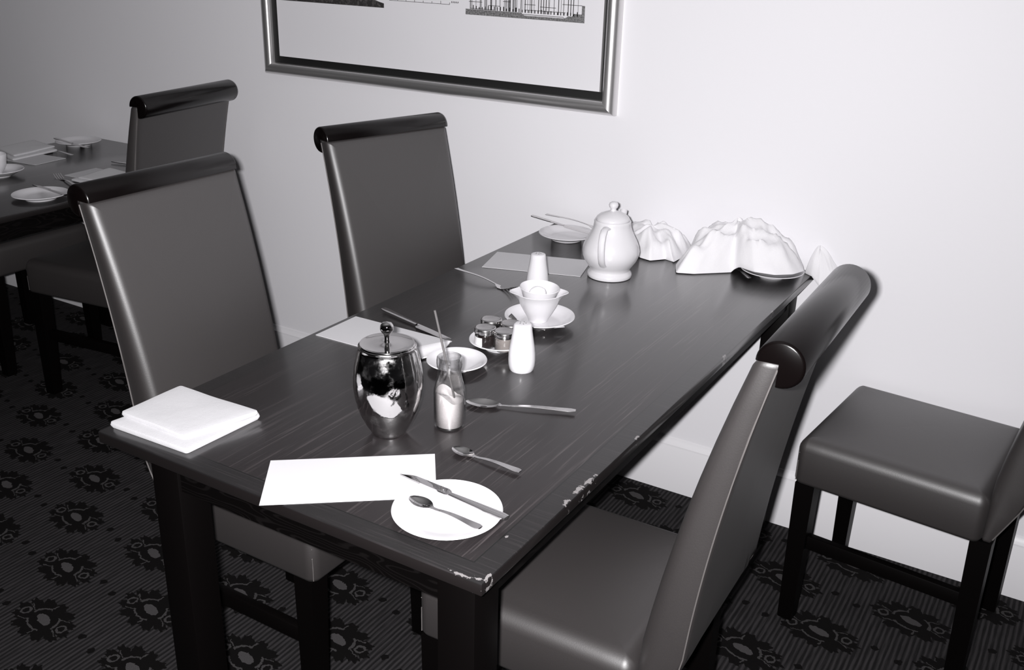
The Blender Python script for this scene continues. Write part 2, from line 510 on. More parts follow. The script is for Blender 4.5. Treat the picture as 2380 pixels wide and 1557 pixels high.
# ------------------------------------------------------------------ tables
def make_table(name, x0, x1, y0, y1, legL, label, chips):
    root = empty(name, ((x0 + x1) / 2, (y0 + y1) / 2, 0), 0, label, 'table')
    ox, oy = root.location.x, root.location.y
    def L(p): return (p[0] - ox, p[1] - oy, p[2])
    mat = table_mat(name + '_veneer', [(c[0] - ox, c[1] - oy, c[2], c[3]) for c in chips], x0 - ox, x1 - ox, y0 - oy, y1 - oy)
    MB().box(L((x0, y0, TZ - .021)), L((x1, y1, TZ)), bev=.0022).build('tabletop', mat, root, 30)
    a0, a1, b0, b1, s = x0 + legL, x1 - .030, y0 + .030, y1 - .030, .064
    MB().box(L((a0 + .008, b0 + .006, .675)), L((a1 - .006, b0 + .026, TZ - .021))).build('apron', M['apron'], root, 0)
    MB().box(L((a0 + .008, b1 - .026, .675)), L((a1 - .006, b1 - .006, TZ - .021))).build('apron', M['apron'], root, 0)
    MB().box(L((a0 + .006, b0 + .026, .675)), L((a0 + .026, b1 - .026, TZ - .021))).build('apron', M['apron'], root, 0)
    MB().box(L((a1 - .026, b0 + .026, .675)), L((a1 - .006, b1 - .026, TZ - .021))).build('apron', M['apron'], root, 0)
    for cx in (a0, a1 - s):
        for cy in (b0, b1 - s):
            MB().box(L((cx, cy, 0)), L((cx + s, cy + s, TZ - .021)), bev=.002).build('leg', M['darkwood'], root, 30)
    return root
make_table('dining_table', 0.0, 0.7727, -1.5924, -0.004, .088, 'long dark veneered dining table with chipped edges standing end-on to the wall',
           [(.768, -1.275, .006, .03), (.767, -1.305, .007, .022), (.768, -1.35, .006, .014), (.771, -.675, .004, .02), (.762, -1.585, .012, .006),
            (.735, -1.589, .022, .003), (.770, -1.575, .004, .016), (.742, -1.48, .003, .006), (.770, -1.10, .003, .012), (.771, -.36, .003, .012)])
make_table('dining_table', -2.10, -1.322, -1.5924, -0.004, .030, 'dark dining table in the dim corner behind the chairs, laid for breakfast',
           [(-1.326, -1.2, .003, .012)])

# ------------------------------------------------------------------ chairs
ZT = 1.049
def fx(z):
    q = (z - .5) / (ZT - .5)
    return -(.080 * q + .050 * q * q) if q > 0 else .0
def rx(z):
    q = (z - .5) / (ZT - .5)
    return fx(z) - (.076 - .040 * q) if q > 0 else -.076 + (.5 - z) * .46
FRONT = [(.376 + k * .673 / 24, fx(.376 + k * .673 / 24)) for k in range(25)]
REAR = [(.376 + k * .673 / 24, rx(.376 + k * .673 / 24)) for k in range(25)]
def make_chair():
    root = empty('dining_chair', (0, 0, 0), 0, 'chair', 'chair', 'grey leather roll-top dining chairs')
    # seat cushion
    r, H = .030, .11
    rings = [(.012, .378), (.004, .380), (0, .388), (0, .465)]
    for k in range(1, 7):
        a = pi / 2 * k / 6
        rings.append((.032 * (1 - cos(a)), .465 + .030 * sin(a)))
    seat = MB()
    rg = pad_rings(.2080, .2045, .022, rings, cx=.204)
    base = rg[-1]
    for k in (.9, .8, .7, .6, .5, .4, .3, .2, .1):
        rg.append([(.204 + (p[0] - .204) * k, p[1] * k, .495 + .016 * (1 - ((p[0] - .204) * k / .178) ** 2) * (1 - (p[1] * k / .174) ** 2)) for p in base])
    seat.loft(rg)
    so = seat.build('seat', M['leather'], root, 60)
    for sy in (-1, 1):
        cxx, cyy = .4058, sy * .1982
        pts = [(cxx, cyy, .384 + .050 * k / 5) for k in range(6)]
        for k in range(1, 12):
            q = 2 * pi * k / 12
            off = sin(q) * .0075
            pts.append((cxx - .0030 * abs(off) / .0075 + (off if off > 0 else 0) * 0 - max(0, off) * .9, cyy - sy * max(0, -off) * .9, .434 + (1 - cos(q)) * .011))
        pts.append((cxx, cyy, .4345))
        sm = MB(); sm.tube(pts, .0010, 6)
        sm.build('corner_stitching', M['stitch'], so, 60)
    # backrest
    hz = (ZT - .377) / 2; cz = (ZT + .377) / 2
    rings = [(-.0, 0)]
    prof = [(.010, -.03), (.003, 0.0), (0, .06), (0, .58)]
    for k in range(1, 8):
        a = pi / 2 * k / 7
        prof.append((.022 * (1 - cos(a)), .58 + .42 * sin(a)))
    rr = pad_rings(.1945, hz, .010, prof, 0, cz)
    first, last = rr[0], rr[-1]
    pre = [[(p[0] * k, cz + (p[1] - cz) * k, -.03 - .03 * (1 - k)) for p in first] for k in (.1, .35, .6, .8, .93)]
    post = [[(p[0] * k, cz + (p[1] - cz) * k, 1.0 + .10 * (1 - k * k)) for p in last] for k in (.93, .8, .6, .35, .1)]
    rr = pre + rr + post
    def taper(z): return 1 + .045 * ((max(z, .5) - .5) / (ZT - .5) - 1)
    def bend(p):
        y, z, w = p
        a, b = interp(REAR, z), interp(FRONT, z)
        return (a + (b - a) * w, y * taper(z), z)
    bk = MB(); bk.loft([[bend(p) for p in ring] for ring in rr])
    bo = bk.build('backrest', M['leather'], root, 60)
    for sy in (-1, 1):
        pp = MB()
        zs = [.39 + .65 * k / 24 for k in range(25)]
        pp.tube([(interp(REAR, z) + .001, sy * .1943 * taper(z), z) for z in zs], .0016, 6)
        pp.build('piping', M['stitch'], bo, 60)
    # scroll rail along the top, notched where the upholstery ends
    cx, cz2, R = -.165, ZT - .002, .0335
    sect = []
    for k in range(31):
        a = radians(-95 + 275 * k / 30)       # from straight down, round the back, over the top, to the front
        sect.append((cx + R * cos(pi - a), cz2 + R * sin(a)))
    # sect runs: start near bottom -> back -> top -> front
    sect.append((cx + .002, cz2 + .001))
    c0 = (cx - .004, cz2 + .004)
    ends = []
    for y, k in ((-.1965, .86), (-.195, .95), (-.192, 1.0), (.192, 1.0), (.195, .95), (.1965, .86)):
        ends.append([(c0[0] + (x - c0[0]) * k, y, c0[1] + (z - c0[1]) * k) for x, z in sect])
    MB().loft(ends).build('top_rail', M['railwood'], root, 40)
    # legs
    def leg(x, y, xb, yb, s0, s1):
        mb = MB()
        rg = []
        for z, cxx, cyy, s in ((0.0, xb, yb, s1 - .004), (.004, xb, yb, s1), (.380, x, y, s0)):
            rg.append([(cxx + a * s / 2, cyy + b * s / 2, z) for a, b in ((-1, -1), (1, -1), (1, 1), (-1, 1))])
        mb.loft(rg)
        return mb
    for sy in (-1, 1):
        leg(.381, sy * .180, .381, sy * .185, .046, .036).build('leg', M['darkwood'], root, 30)
        leg(-.004, sy * .168, -.010, sy * .170, .044, .037).build('leg', M['darkwood'], root, 30)
        y = sy * .178
        MB().box((-.01, y - .010, .205), (.375, y + .010, .240), bev=.002).build('stretcher', M['darkwood'], root, 30)
    return root

chair = make_chair()
tag(chair, 'grey leather dining chair tucked in beside the two-layer folded napkin')
chair.location = (-.184, -1.129, 0); chair.rotation_euler.z = radians(-.3)
place_copy(chair, (-.170, -.437, 0), radians(-16.3), 'grey leather dining chair turned slightly beside the fork, below the framed picture')
place_copy(chair, (.884, -1.128, 0), radians(181), 'grey leather dining chair drawn up to the chipped table edge, seen from its side')
place_copy(chair, (1.316, -.258, 0), radians(174.5), 'grey leather dining chair against the wall with only its empty seat and legs in view')
cc = place_copy(chair, (-1.303, -.362, 0), radians(187.3), 'dining chair showing its plain grey back, at the dim table laid for breakfast')
cc.scale = (1, 1.07, 1)
place_copy(chair, (-1.270, -1.275, 0), radians(181), 'dining chair cut off by the frame, its lower back just showing beside the dim table')
place_copy(chair, (-2.30, -.418, 0), radians(0), 'dark dining chair leaning into view behind the far napkin of the dim table')

# ------------------------------------------------------------------ crockery
def plate_profile(R, h, foot, t=.0035):
    k = R * .62
    return [(foot - .004, .0015), (foot - .003, 0), (foot, 0), (foot + .001, .003), (k, .005), (R * .80, h * .62), (R - .003, h - .0015), (R, h), (R - .001, h + .0016), (R - .004, h + .001),
            (R * .86, h * .80 + t * .6), (R * .74, h * .45 + t), (k, .006 + t * .4), (k * .8, .0062), (.002, .0062)]
def plate(name, R, h, x, y, z, label, cat, foot=None, rz=0, group=None):
    root = MB().lathe(plate_profile(R, h, foot or R * .55), 72).build(name, M['china'], None, 50, (x, y, z), rz)
    return tag(root, label, cat, group)
SP = 'white side plates'
plate('side_plate', .082, .0145, .642, -1.484, TZ, 'white side plate under a knife and teaspoon at the chipped table corner', 'plate', group=SP)
plate('side_plate', .078, .018, .108, -.130, TZ + .001, 'white plate with used cutlery standing behind the teapot', 'plate', group=SP)
plate('side_plate', .082, .016, -1.998, -.130, TZ, 'white side plate by the wall on the dim table', 'plate', group=SP)
plate('side_plate', .082, .016, -1.413, -.703, TZ, 'white side plate near the edge of the dim table, beside the fork', 'plate', group=SP)
plate('side_plate', .080, .014, .684, -.090, TZ, 'white plate half hidden by the big crumpled napkin', 'plate', group=SP)
plate('butter_dish', .0600, .016, .349, -1.029, TZ, 'small white dish behind the sugar bottle', 'dish', foot=.03)
plate('jar_plate', .0640, .017, .364, -.893, TZ, 'small white plate carrying the mini jam jars', 'plate', foot=.034)
plate('saucer', .0775, .021, .368, -.735, TZ, 'white saucer under the lipped sugar bowl', 'saucer', foot=.036)
plate('saucer', .0775, .021, -1.776, -.600, TZ, 'white saucer under the cup on the dim table', 'saucer', foot=.036)

# sugar bowl with two pouring lips, a second small bowl stacked inside and a napkin ball on top
def sugar_bowl():
    root = empty('sugar_bowl', (.362, -.731, TZ + .0065), 0, 'white lipped sugar bowl with another bowl nested in it, on a saucer', 'bowl')
    ax = atan2(.52, .854)
    def lips(p, a):
        x, y, z = p; r = sqrt(x * x + y * y)
        if r < 1e-6: return p
        k = 0
        for c in (ax, ax + pi):
            d = (a - c + pi) % (2 * pi) - pi
            k += exp(-(d / .30) ** 2)
        f = 1 + .24 * k * max(0, z / .066) ** 4 * (1 if r > .03 else 0)
        return (x * f, y * f, z)
    pr = [(.018, 0), (.021, 0), (.022, .003), (.024, .008), (.031, .020), (.038, .034), (.0425, .048), (.047, .058), (.0515, .0645), (.0525, .066), (.0510, .067), (.0455, .061), (.0400, .048), (.035, .034), (.028, .020), (.018, .011), (.002, .009)]
    MB().lathe(pr, 80, fn=lips).build('outer_bowl', M['china'], root, 50)
    pr = [(.012, .014), (.016, .014), (.022, .026), (.031, .044), (.0375, .060), (.0425, .073), (.0440, .0765), (.0430, .0775), (.0395, .072), (.034, .060), (.024, .040), (.002, .032)]
    t = Matrix.Translation((-.003, .001, 0)) @ Matrix.Rotation(radians(3), 4, 'Y')
    MB().lathe(pr, 64, T=t).build('inner_bowl', M['china'], root, 50)
sugar_bowl()
def crumple_ball(name, x, y, z, R, sq, seed, label, cat):
    rnd = random.Random(seed)
    dirs = [(Vector((rnd.gauss(0, 1), rnd.gauss(0, 1), rnd.gauss(0, 1))).normalized(), rnd.uniform(-.14, .16), rnd.uniform(5, 12)) for _ in range(16)]
    rings = []
    for i in range(1, 20):
        ph = pi * i / 20; ring = []
        for j in range(30):
            a = 2 * pi * j / 30
            d = Vector((sin(ph) * cos(a), sin(ph) * sin(a), -cos(ph)))
            k = 1 + sum(w * exp(-s * (1 - d.dot(q)) * 2) for q, w, s in dirs)
            ring.append((d.x * R * k, d.y * R * k, R * sq + d.z * R * sq * k))
        rings.append(ring)
    mn = min(p[2] for r in rings for p in r)
    rings = [[(p[0], p[1], p[2] - mn) for p in r] for r in rings]
    return tag(MB().loft(rings).build(name, M['cloth'], None, 50, (x, y, z)), label, cat)
crumple_ball('paper_ball', .360, -.732, TZ + .0065 + .047, .0185, .85, 5, 'crumpled white paper pushed into the sugar bowl', 'paper')

# teapot
def teapot():
    root = empty('teapot', (.347, -.345, TZ), 0, 'round white china teapot with its handle turned towards the camera', 'teapot')
    pr = [(.046, .002), (.050, 0), (.0545, .001), (.0560, .006), (.0550, .011), (.0500, .016), (.0490, .020), (.0560, .030), (.0650, .043), (.0705, .056), (.0715, .067), (.0690, .080), (.0635, .093), (.0565, .106), (.0505, .118),
          (.0470, .128), (.0455, .137), (.0460, .142), (.0440, .145), (.0400, .144), (.0300, .144)]
    body = MB().lathe(pr, 72).build('body', M['china'], root, 60)
    lid = [(.0415, .1445), (.0425, .147), (.0400, .152), (.0330, .158), (.0220, .163), (.0110, .167), (.0070, .170), (.0070, .173), (.0105, .177), (.0120, .182), (.0105, .187), (.0060, .190), (.001, .1905)]
    l = MB().lathe(lid[:6] + [(.004, .1685)], 56).build('lid', M['china'], root, 60)
    MB().lathe([(.0080, .167)] + lid[6:], 32).build('knob', M['china'], l, 60)
    az = radians(-79); d = Vector((cos(az), sin(az), 0)); s = Vector((-d.y, d.x, 0))
    pts = [(.040, .131), (.060, .138), (.078, .137), (.090, .127), (.096, .110), (.096, .090), (.091, .070), (.082, .055), (.068, .044)]
    # strap handle: flat oval section
    rings = []
    for i, (r, z) in enumerate(pts):
        p = d * r + Vector((0, 0, z))
        a, b = pts[max(i - 1, 0)], pts[min(i + 1, len(pts) - 1)]
        t = (d * (b[0] - a[0]) + Vector((0, 0, b[1] - a[1]))).normalized(); n = t.cross(s)
        rings.append([tuple(p + s * cos(2 * pi * j / 14) * .0085 + n * sin(2 * pi * j / 14) * .0045) for j in range(14)])
    MB().loft(rings).build('handle', M['china'], root, 60)
    az = radians(101); d = Vector((cos(az), sin(az), 0)); s = Vector((-d.y, d.x, 0))
    sp = [(.050, .060, .022), (.070, .072, .018), (.084, .090, .0135), (.092, .110, .0105), (.099, .128, .0090), (.109, .142, .0095)]
    rings = []
    for i, (r, z, q) in enumerate(sp):
        a, b = sp[max(i - 1, 0)], sp[min(i + 1, len(sp) - 1)]
        p = d * r + Vector((0, 0, z))
        t = (d * (b[0] - a[0]) + Vector((0, 0, b[1] - a[1]))).normalized(); n = t.cross(s)
        rings.append([tuple(p + s * cos(2 * pi * j / 18) * q + n * sin(2 * pi * j / 18) * q) for j in range(18)])
    # open mouth
    p = d * .106 + Vector((0, 0, .138)); rings.append([tuple(p + (Vector(v) - (d * .109 + Vector((0, 0, .142)))) * .72) for v in rings[-1]])
    MB().loft(rings).build('spout', M['china'], root, 60)
teapot()

# shakers
def shaker(x, y, label):
    root = empty('condiment_shaker', (x, y, TZ), 0, label, 'shaker', 'white china shakers')
    pr = [(.0205, .001), (.0225, 0), (.0242, .003), (.0262, .012), (.0268, .022), (.0262, .036), (.0238, .054), (.0208, .072), (.0188, .086), (.0180, .093), (.0168, .0962), (.0135, .0975), (.006, .098), (.001, .0981)]
    b = MB().lathe(pr, 48).build('body', M['china'], root, 60)
    mb = MB()
    for k in range(5):
        a = 2 * pi * k / 5 + .4
        mb.lathe([(.0011, -.0004), (.0011, .0004)], 10, T=Matrix.Translation((cos(a) * .006, sin(a) * .006, .0979)))
    mb.build('sprinkle_holes', M['packet'], root, 0)
    return root
shaker(.460, -.966, 'white china shaker standing alone in front of the jam jars')
shaker(.262, -.562, 'white china shaker half hidden behind the nested sugar bowls')

# mini jars
def jar(x, y, z, rz, content, label, lab=True):
    root = empty('jam_jar', (x, y, z), rz, label, 'jar', 'mini jars on the small plate')
    MB().lathe([(.016, .0005), (.0190, 0), (.0212, .003), (.0215, .008), (.0215, .025), (.0200, .030), (.0185, .032), (.010, .032)], 40).build('glass_jar', M['glass'], root, 50)
    MB().lathe([(.014, .002), (.0195, .0025), (.0203, .006), (.0203, .024), (.0185, .0285), (.005, .0288)], 40).build('preserve', M[content], root, 50)
    MB().lathe([(.0205, .0305), (.0222, .0305), (.0226, .032), (.0226, .039), (.0218, .0415), (.0195, .0425), (.0185, .0418), (.002, .0418)], 48).build('lid', M['lidmetal'], root, 45)
    if lab:
        rings = []
        for zz in (.006, .025):
            rings.append([(cos(a) * r, sin(a) * r, zz) for r, rng in ((.0219, range(13)), (.0216, range(12, -1, -1))) for a in [radians(-75 + 150 * k / 12) for k in rng]])
        MB().loft(rings).build('label', M['label'], root, 40)
    return root
pz = TZ + .0065
jar(.346, -.921, pz, radians(-150), 'jam', 'dark jam mini jar with a pale label, nearest the dish')
jar(.389, -.915, pz, radians(120), 'honey', 'honey mini jar with pale contents, next to the lone shaker', True)
jar(.331, -.874, pz, radians(60), 'jam', 'mini jar at the back of the jar plate, on the side away from the saucer')
jar(.377, -.870, pz, radians(100), 'honey', 'mini jar at the back of the jar plate, touching the saucer side')

# sachets and a folded dark packet on the saucer
def sachet(x, y, z, rz, w, d, mat, label, name='sugar_sachet', cat='sachet', group=None):
    mb = MB()
    rg = []
    for h, ins in ((0, .001), (.0006, 0), (.0014, 0), (.0026, .003)):
        rg.append([(p[0], p[1], h) for p in rrect(w, d, .001, ins, n=2)])
    mb.loft(rg)
    return tag(mb.build(name, mat, None, 40, (x, y, z), rz), label, cat, group)
sachet(.386, -.777, TZ + .0075, radians(15), .020, .007, M['lidmetal'], 'silvery sachet lying on the saucer in front of the sugar bowl')
sachet(.420, -.752, TZ + .010, radians(48), .017, .006, M['paper'], 'narrow white sachet on the saucer, nearer the bare side of the table')
def packet():
    mb = MB()
    mb.add([(-.012, 0, 0), (.012, 0, 0), (.0, .002, .014), (-.012, .012, 0), (.012, .012, 0), (0, .009, .014)], [(0, 1, 2), (5, 4, 3), (0, 2, 5, 3), (1, 4, 5, 2), (0, 3, 4, 1)])
    tag(mb.build('chocolate_packet', M['packet'], None, 0, (.324, -.782, TZ + .0125), radians(30)), 'small dark folded packet propped on the saucer behind the jars', 'packet')
packet()

# cup at the dim table
def cup():
    root = empty('coffee_cup', (-1.792, -.606, TZ + .0072), 0, 'white cup standing on the saucer of the dim table, cut by the frame', 'cup')
    MB().lathe([(.020, .0), (.024, 0), (.025, .004), (.032, .012), (.039, .028), (.042, .045), (.0435, .062), (.0425, .063), (.0405, .058), (.037, .030), (.028, .013), (.002, .008)], 56).build('bowl', M['china'], root, 50)
    MB().tube([(-.040, 0, .050), (-.055, 0, .053), (-.066, 0, .044), (-.064, 0, .030), (-.050, 0, .020), (-.037, 0, .018)], .0035, 10).build('handle', M['china'], root, 60)
cup()

# polished lidded pot
def pot():
    root = empty('metal_pot', (.407, -1.319, TZ), 0, 'mirror-polished barrel-shaped metal pot with a knobbed lid', 'pot')
    pr = [(.022, .001), (.0265, 0), (.0290, .002), (.0330, .008), (.0400, .020), (.0475, .036), (.0535, .054), (.0575, .073), (.0590, .092), (.0582, .110), (.0555, .128), (.0520, .143), (.0490, .154), (.0478, .158),
          (.0484, .160), (.0484, .1615), (.0472, .1625), (.0462, .161)]
    MB().lathe(pr + [(.030, .160)], 96).build('body', M['pot'], root, 60)
    lid = [(.0462, .1605), (.0468, .1635), (.0455, .1652), (.0430, .1650), (.0405, .1640), (.0250, .1648), (.0100, .1656), (.0050, .1665), (.0042, .172)]
    l = MB().lathe(lid + [(.001, .172)], 80).build('lid', M['steel'], root, 50)
    MB().lathe([(.0042, .170), (.0045, .176), (.0060, .181), (.0095, .185), (.0115, .190), (.0108, .1960), (.0075, .2005), (.001, .2025)], 40).build('knob', M['chrome'], l, 60)
pot()

# sugar bottle
def bottle():
    root = empty('glass_bottle', (.480, -1.244, TZ), 0, 'small glass milk bottle part filled with brown sugar', 'bottle')
    outer = [(.020, .0015), (.0235, 0), (.0262, .002), (.0272, .006), (.0272, .066), (.0265, .074), (.0240, .084), (.0212, .095), (.0198, .104), (.0200, .110), (.0215, .114), (.0222, .120), (.0222, .126), (.0212, .131), (.0198, .1325),
             (.0182, .131), (.0176, .122), (.0176, .104), (.0190, .094), (.0220, .082), (.0243, .072), (.0250, .064), (.0250, .007), (.022, .004), (.002, .004)]
    MB().lathe(outer, 64).build('glass', M['glass'], root, 60)
    rings = []
    for r, z in ((.010, .0045), (.0225, .0047), (.0246, .008), (.0246, .030), (.0246, .052)):
        rings.append([(r * cos(a), r * sin(a), z) for a in [2 * pi * j / 40 for j in range(40)]])
    for k, r in enumerate((.0244, .020, .014, .007, .001)):
        rings.append([(r * cos(a), r * sin(a), .060 - .010 * r / .0246 * cos(a - .4) + .004 * sin(3 * a) * r / .0246 - .002 * k / 4) for a in [2 * pi * j / 40 for j in range(40)]])
    MB().loft(rings).build('sugar', M['sugar'], root, 40)
bottle()
st = MB()
a, b = Vector((.480 - .0205, -1.244 - .0135, TZ + .2145)), Vector((.480 + .010, -1.244 + .004, TZ + .0445))
st.tube([a + (b - a) * k / 8 for k in range(9)], .0020, 12)
tag(st.build('stirring_stick', M['straw'], None, 50), 'thin grey stirring stick leaning in the neck of the sugar bottle', 'stick')

# ------------------------------------------------------------------ cutlery (each built along +x, tip at x = length)
def shell(st, m=10, T=None, mb=None):
    """stations: x, half width, z of the rim, dish depth, thickness"""
    mb = mb or MB(); rings = []
    for x, w, z, d, t in st:
        top = [(x, w * u, z - d * (1 - u * u)) for u in [-1 + 2 * k / m for k in range(m + 1)]]
        bot = [(p[0], p[1] * .97, p[2] - t * (1 - .55 * abs(p[1] / max(w, 1e-6)) ** 2)) for p in reversed(top)]
        rings.append(top + bot)
    return mb.loft(rings, True, True, T)
def bowl_st(L0, L, W, z0, depth, n=16):
    out = []
    for k in range(n + 1):
        u = k / n
        w = W * (sin(pi * min(1, u * .93 + .045)) ** .62) * (1 - .12 * u) + .0004
        if k == n: w = .0012
        out.append((L0 + L * u, w, z0 + .0015 * u, depth * sin(pi * u) ** .7, .0012))
    return out
def spoon(L, W, loc, rz, label, tilt=0.0, group='spoons'):
    root = empty('spoon', loc, rz, label, 'spoon', group)
    root.rotation_euler = (0, tilt, rz)
    bl = L * .31; h = L - bl
    st = []
    for k in range(17):
        u = k / 16; x = h * u
        w = .0026 + .0048 * (1 - u) ** 1.6 * min(1, .35 + u * 9)
        z = .0035 + .006 * sin(pi * min(1, u * 1.05)) * (.4 + .6 * u) + .004 * (1 - u) ** 3
        if u > .93: z = z * 1.0 + .001
        st.append((x, w, z, 0, .0020))
    zl = st[-1][2]
    MB(); shell(st, 6).build('handle', M['steel'], root, 50)
    shell([(h - .004, .0026, zl - .0002, 0, .002)] + bowl_st(h, bl, W, zl + .001, W * .42), 12).build('bowl', M['chrome'], root, 60)
    return root
def knife(L, loc, rz, label, tilt=0.0, group='table knives', roll=0.0):
    root = empty('table_knife', loc, rz, label, 'knife', group)
    root.rotation_euler = (roll, tilt, rz)
    h = L * .52
    st = []
    for k in range(13):
        u = k / 12
        w = .0044 + .0034 * (1 - u) ** .8
        if k == 0: w = .0060
        st.append((h * u, w, .0072 - .0016 * u, -.0008, .0050 - .0014 * u))
    shell(st, 6).build('handle', M['steel'], root, 50)
    mb = MB(); rings = []
    for k in range(19):
        u = k / 18; x = h + (L - h) * u
        lo = -.0040 - .0085 * min(1, u * 12) + .0045 * u
        hi = .0036 + .0010 * sin(pi * u)
        if u > .72:
            q = (u - .72) / .28; lo = lo + (hi - .0008 - lo) * q ** 2.1
        rings.append([(x, lo, .0040), (x, (lo + hi) / 2, .0052), (x, hi, .0055), (x, hi, .0030), (x, (lo + hi) / 2, .0030), (x, lo, .0036)])
    mb.loft(rings).build('blade', M['chrome'], root, 30)
    return root
def fork(L, loc, rz, label, tilt=0.0, group='forks', roll=0.0):
    root = empty('fork', loc, rz, label, 'fork', group)
    root.rotation_euler = (roll, tilt, rz)
    hL = L * .30; h = L - hL
    st = []
    for k in range(17):
        u = k / 16
        st.append((h * u, .0026 + .0046 * (1 - u) ** 1.5, .0035 + .007 * sin(pi * u) * (.4 + .6 * u) + .004 * (1 - u) ** 3, 0, .002))
    zl = st[-1][2]
    shell(st, 6).build('handle', M['steel'], root, 50)
    def zf(u): return zl - .006 * sin(pi * min(1, u * .9)) + .010 * u ** 2
    W = .0130
    hs = []
    for k in range(9):
        u = k / 8 * .42
        hs.append((h + hL * u, .0026 + (W - .0026) * min(1, (u / .30)) ** .8, zf(u), .0010 * u, .0014))
    mb = shell(hs, 8)
    for i in range(4):
        cy = -W + .0022 + i * (2 * W - .0044) / 3
        rg = []
        for k in range(10):
            u = .41 + .59 * k / 9; w = .0020 * (1 - .45 * (k / 9)); z = zf(u)
            rg.append([(h + hL * u, cy - w, z), (h + hL * u, cy + w, z), (h + hL * u, cy + w * .8, z - .0016), (h + hL * u, cy - w * .8, z - .0016)])
        mb.loft(rg)
    mb.build('head', M['chrome'], root, 40)
    return root
def d2(a, b): return atan2(b[1] - a[1], b[0] - a[0])
# near plate
knife(.208, (.734, -1.468, TZ + .0165), d2((.734, -1.468), (.530, -1.443)), 'table knife laid over the side plate at the chipped table corner', group='table knives', tilt=radians(1.2))
spoon(.137, .0135, (.716, -1.509, TZ + .0150), d2((.716, -1.509), (.580, -1.492)), 'teaspoon lying in the side plate below the knife', tilt=radians(1.5))
spoon(.134, .0140, (.670, -1.322, TZ + .0012), d2((.670, -1.322), (.537, -1.316)), 'small teaspoon lying bowl-up between the white card and the large spoon')
spoon(.200, .0185, (.642, -1.082, TZ + .0012), d2((.642, -1.082), (.461, -1.158)), 'large serving spoon lying alone on the bare table by the sugar bottle')
knife(.232, (.040, -.868, TZ), d2((.040, -.868), (.268, -.930)), 'table knife between the fallen card and the empty table middle')
fork(.205, (.014, -.541, TZ), d2((.014, -.541), (.212, -.588)), 'fork pushed off line beside the nested sugar bowls', roll=radians(-8))
knife(.205, (-.020, -.106, TZ + .036), d2((-.024, -.106), (.178, -.111)), 'knife handle jutting towards the room from the plate behind the teapot', tilt=radians(5.0))
fork(.190, (.003, -.064, TZ + .034), d2((0, -.066), (.16, -.05)), 'fork jutting from the plate behind the teapot, nearest the wall', tilt=radians(4.0))
spoon(.125, .012, (.656, -.181, TZ + .0012), d2((.656, -.181), (.58, -.10)), 'spoon poking out from under the big crumpled napkin')
knife(.225, (-2.066, -.180, TZ + .0180), d2((-2.066, -.180), (-1.83, -.202)), 'knife on the plate nearest the wall on the dim table', tilt=radians(1))
fork(.190, (-1.836, -.279, TZ), d2((-1.836, -.279), (-2.02, -.262)), 'fork lying beside the plate nearest the wall on the dim table')
knife(.205, (-1.306, -.690, TZ + .0185), d2((-1.306, -.690), (-1.513, -.658)), 'knife across the plate at the edge of the dim table', tilt=radians(1))
fork(.215, (-1.412, -.568, TZ), d2((-1.412, -.568), (-1.620, -.498)), 'fork with tines raised between a plate and folded napkin on the dim table')
knife(.20, (-1.45, -.232, TZ), d2((-1.45, -.232), (-1.628, -.254)), 'knife mostly hidden behind a chair back on the dim table')

# ------------------------------------------------------------------ cards and folded napkins
def sheet(name, mat, corners, z, t, label, cat, lift=None, group=None):
    cx = sum(c[0] for c in corners) / 4; cy = sum(c[1] for c in corners) / 4
    mb = MB(); n = 12
    def P(u, v, zz):
        a, b, c, d = corners
        x = (a[0] * (1 - u) + b[0] * u) * (1 - v) + (d[0] * (1 - u) + c[0] * u) * v
        y = (a[1] * (1 - u) + b[1] * u) * (1 - v) + (d[1] * (1 - u) + c[1] * u) * v
        return (x - cx, y - cy, zz + (lift(u, v) if lift else 0))
    vs = [P(i / n, j / n, t) for j in range(n + 1) for i in range(n + 1)] + [P(i / n, j / n, 0) for j in range(n + 1) for i in range(n + 1)]
    N = (n + 1) ** 2; fs = []
    for j in range(n):
        for i in range(n):
            q = (j * (n + 1) + i, j * (n + 1) + i + 1, (j + 1) * (n + 1) + i + 1, (j + 1) * (n + 1) + i)
            fs.append(q); fs.append(tuple(N + k for k in reversed(q)))
    rim = [i for i in range(n + 1)] + [(j + 1) * (n + 1) + n for j in range(n)] + [n * (n + 1) + i for i in range(n - 1, -1, -1)] + [j * (n + 1) for j in range(n - 1, 0, -1)]
    for k in range(len(rim)):
        a, b = rim[k], rim[(k + 1) % len(rim)]
        fs.append((a, N + a, N + b, b))
    mb.add(vs, fs)
    return tag(mb.build(name, mat, None, 30, (cx, cy, z)), label, cat, group)
CG = 'white cards laid at the places'
sheet('place_card', M['paper'], [(.312, -1.506), (.392, -1.613 + .0), (.598, -1.449), (.518, -1.341)], TZ + .0002, .0012, 'blank white card overhanging the near table edge, partly under the side plate', 'card', group=CG)
sheet('place_card', M['paper'], [(.013, -.931), (.013, -1.062), (.272, -1.058), (.268, -.928)], TZ + .0002, .0012, 'white card at the table edge behind the polished pot', 'card', group=CG)
sheet('place_card', M['paper'], [(.015, -.346), (.051, -.477), (.293, -.398), (.257, -.266)], TZ + .0002, .0012, 'white card between the teapot and the fork', 'card', group=CG)
sheet('place_card', M['paper'], [(-2.08, -.335), (-2.078, -.468), (-1.818, -.441), (-1.83, -.31)], TZ + .0002, .0012, 'white card under the folded napkin close to the cup on the dim table', 'card', group=CG)
sheet('place_card', M['paper'], [(-1.621, -.345), (-1.612, -.475), (-1.352, -.465), (-1.36, -.335)], TZ + .0002, .0012, 'white card under the folded napkin beside the chair on the dim table', 'card', group=CG)

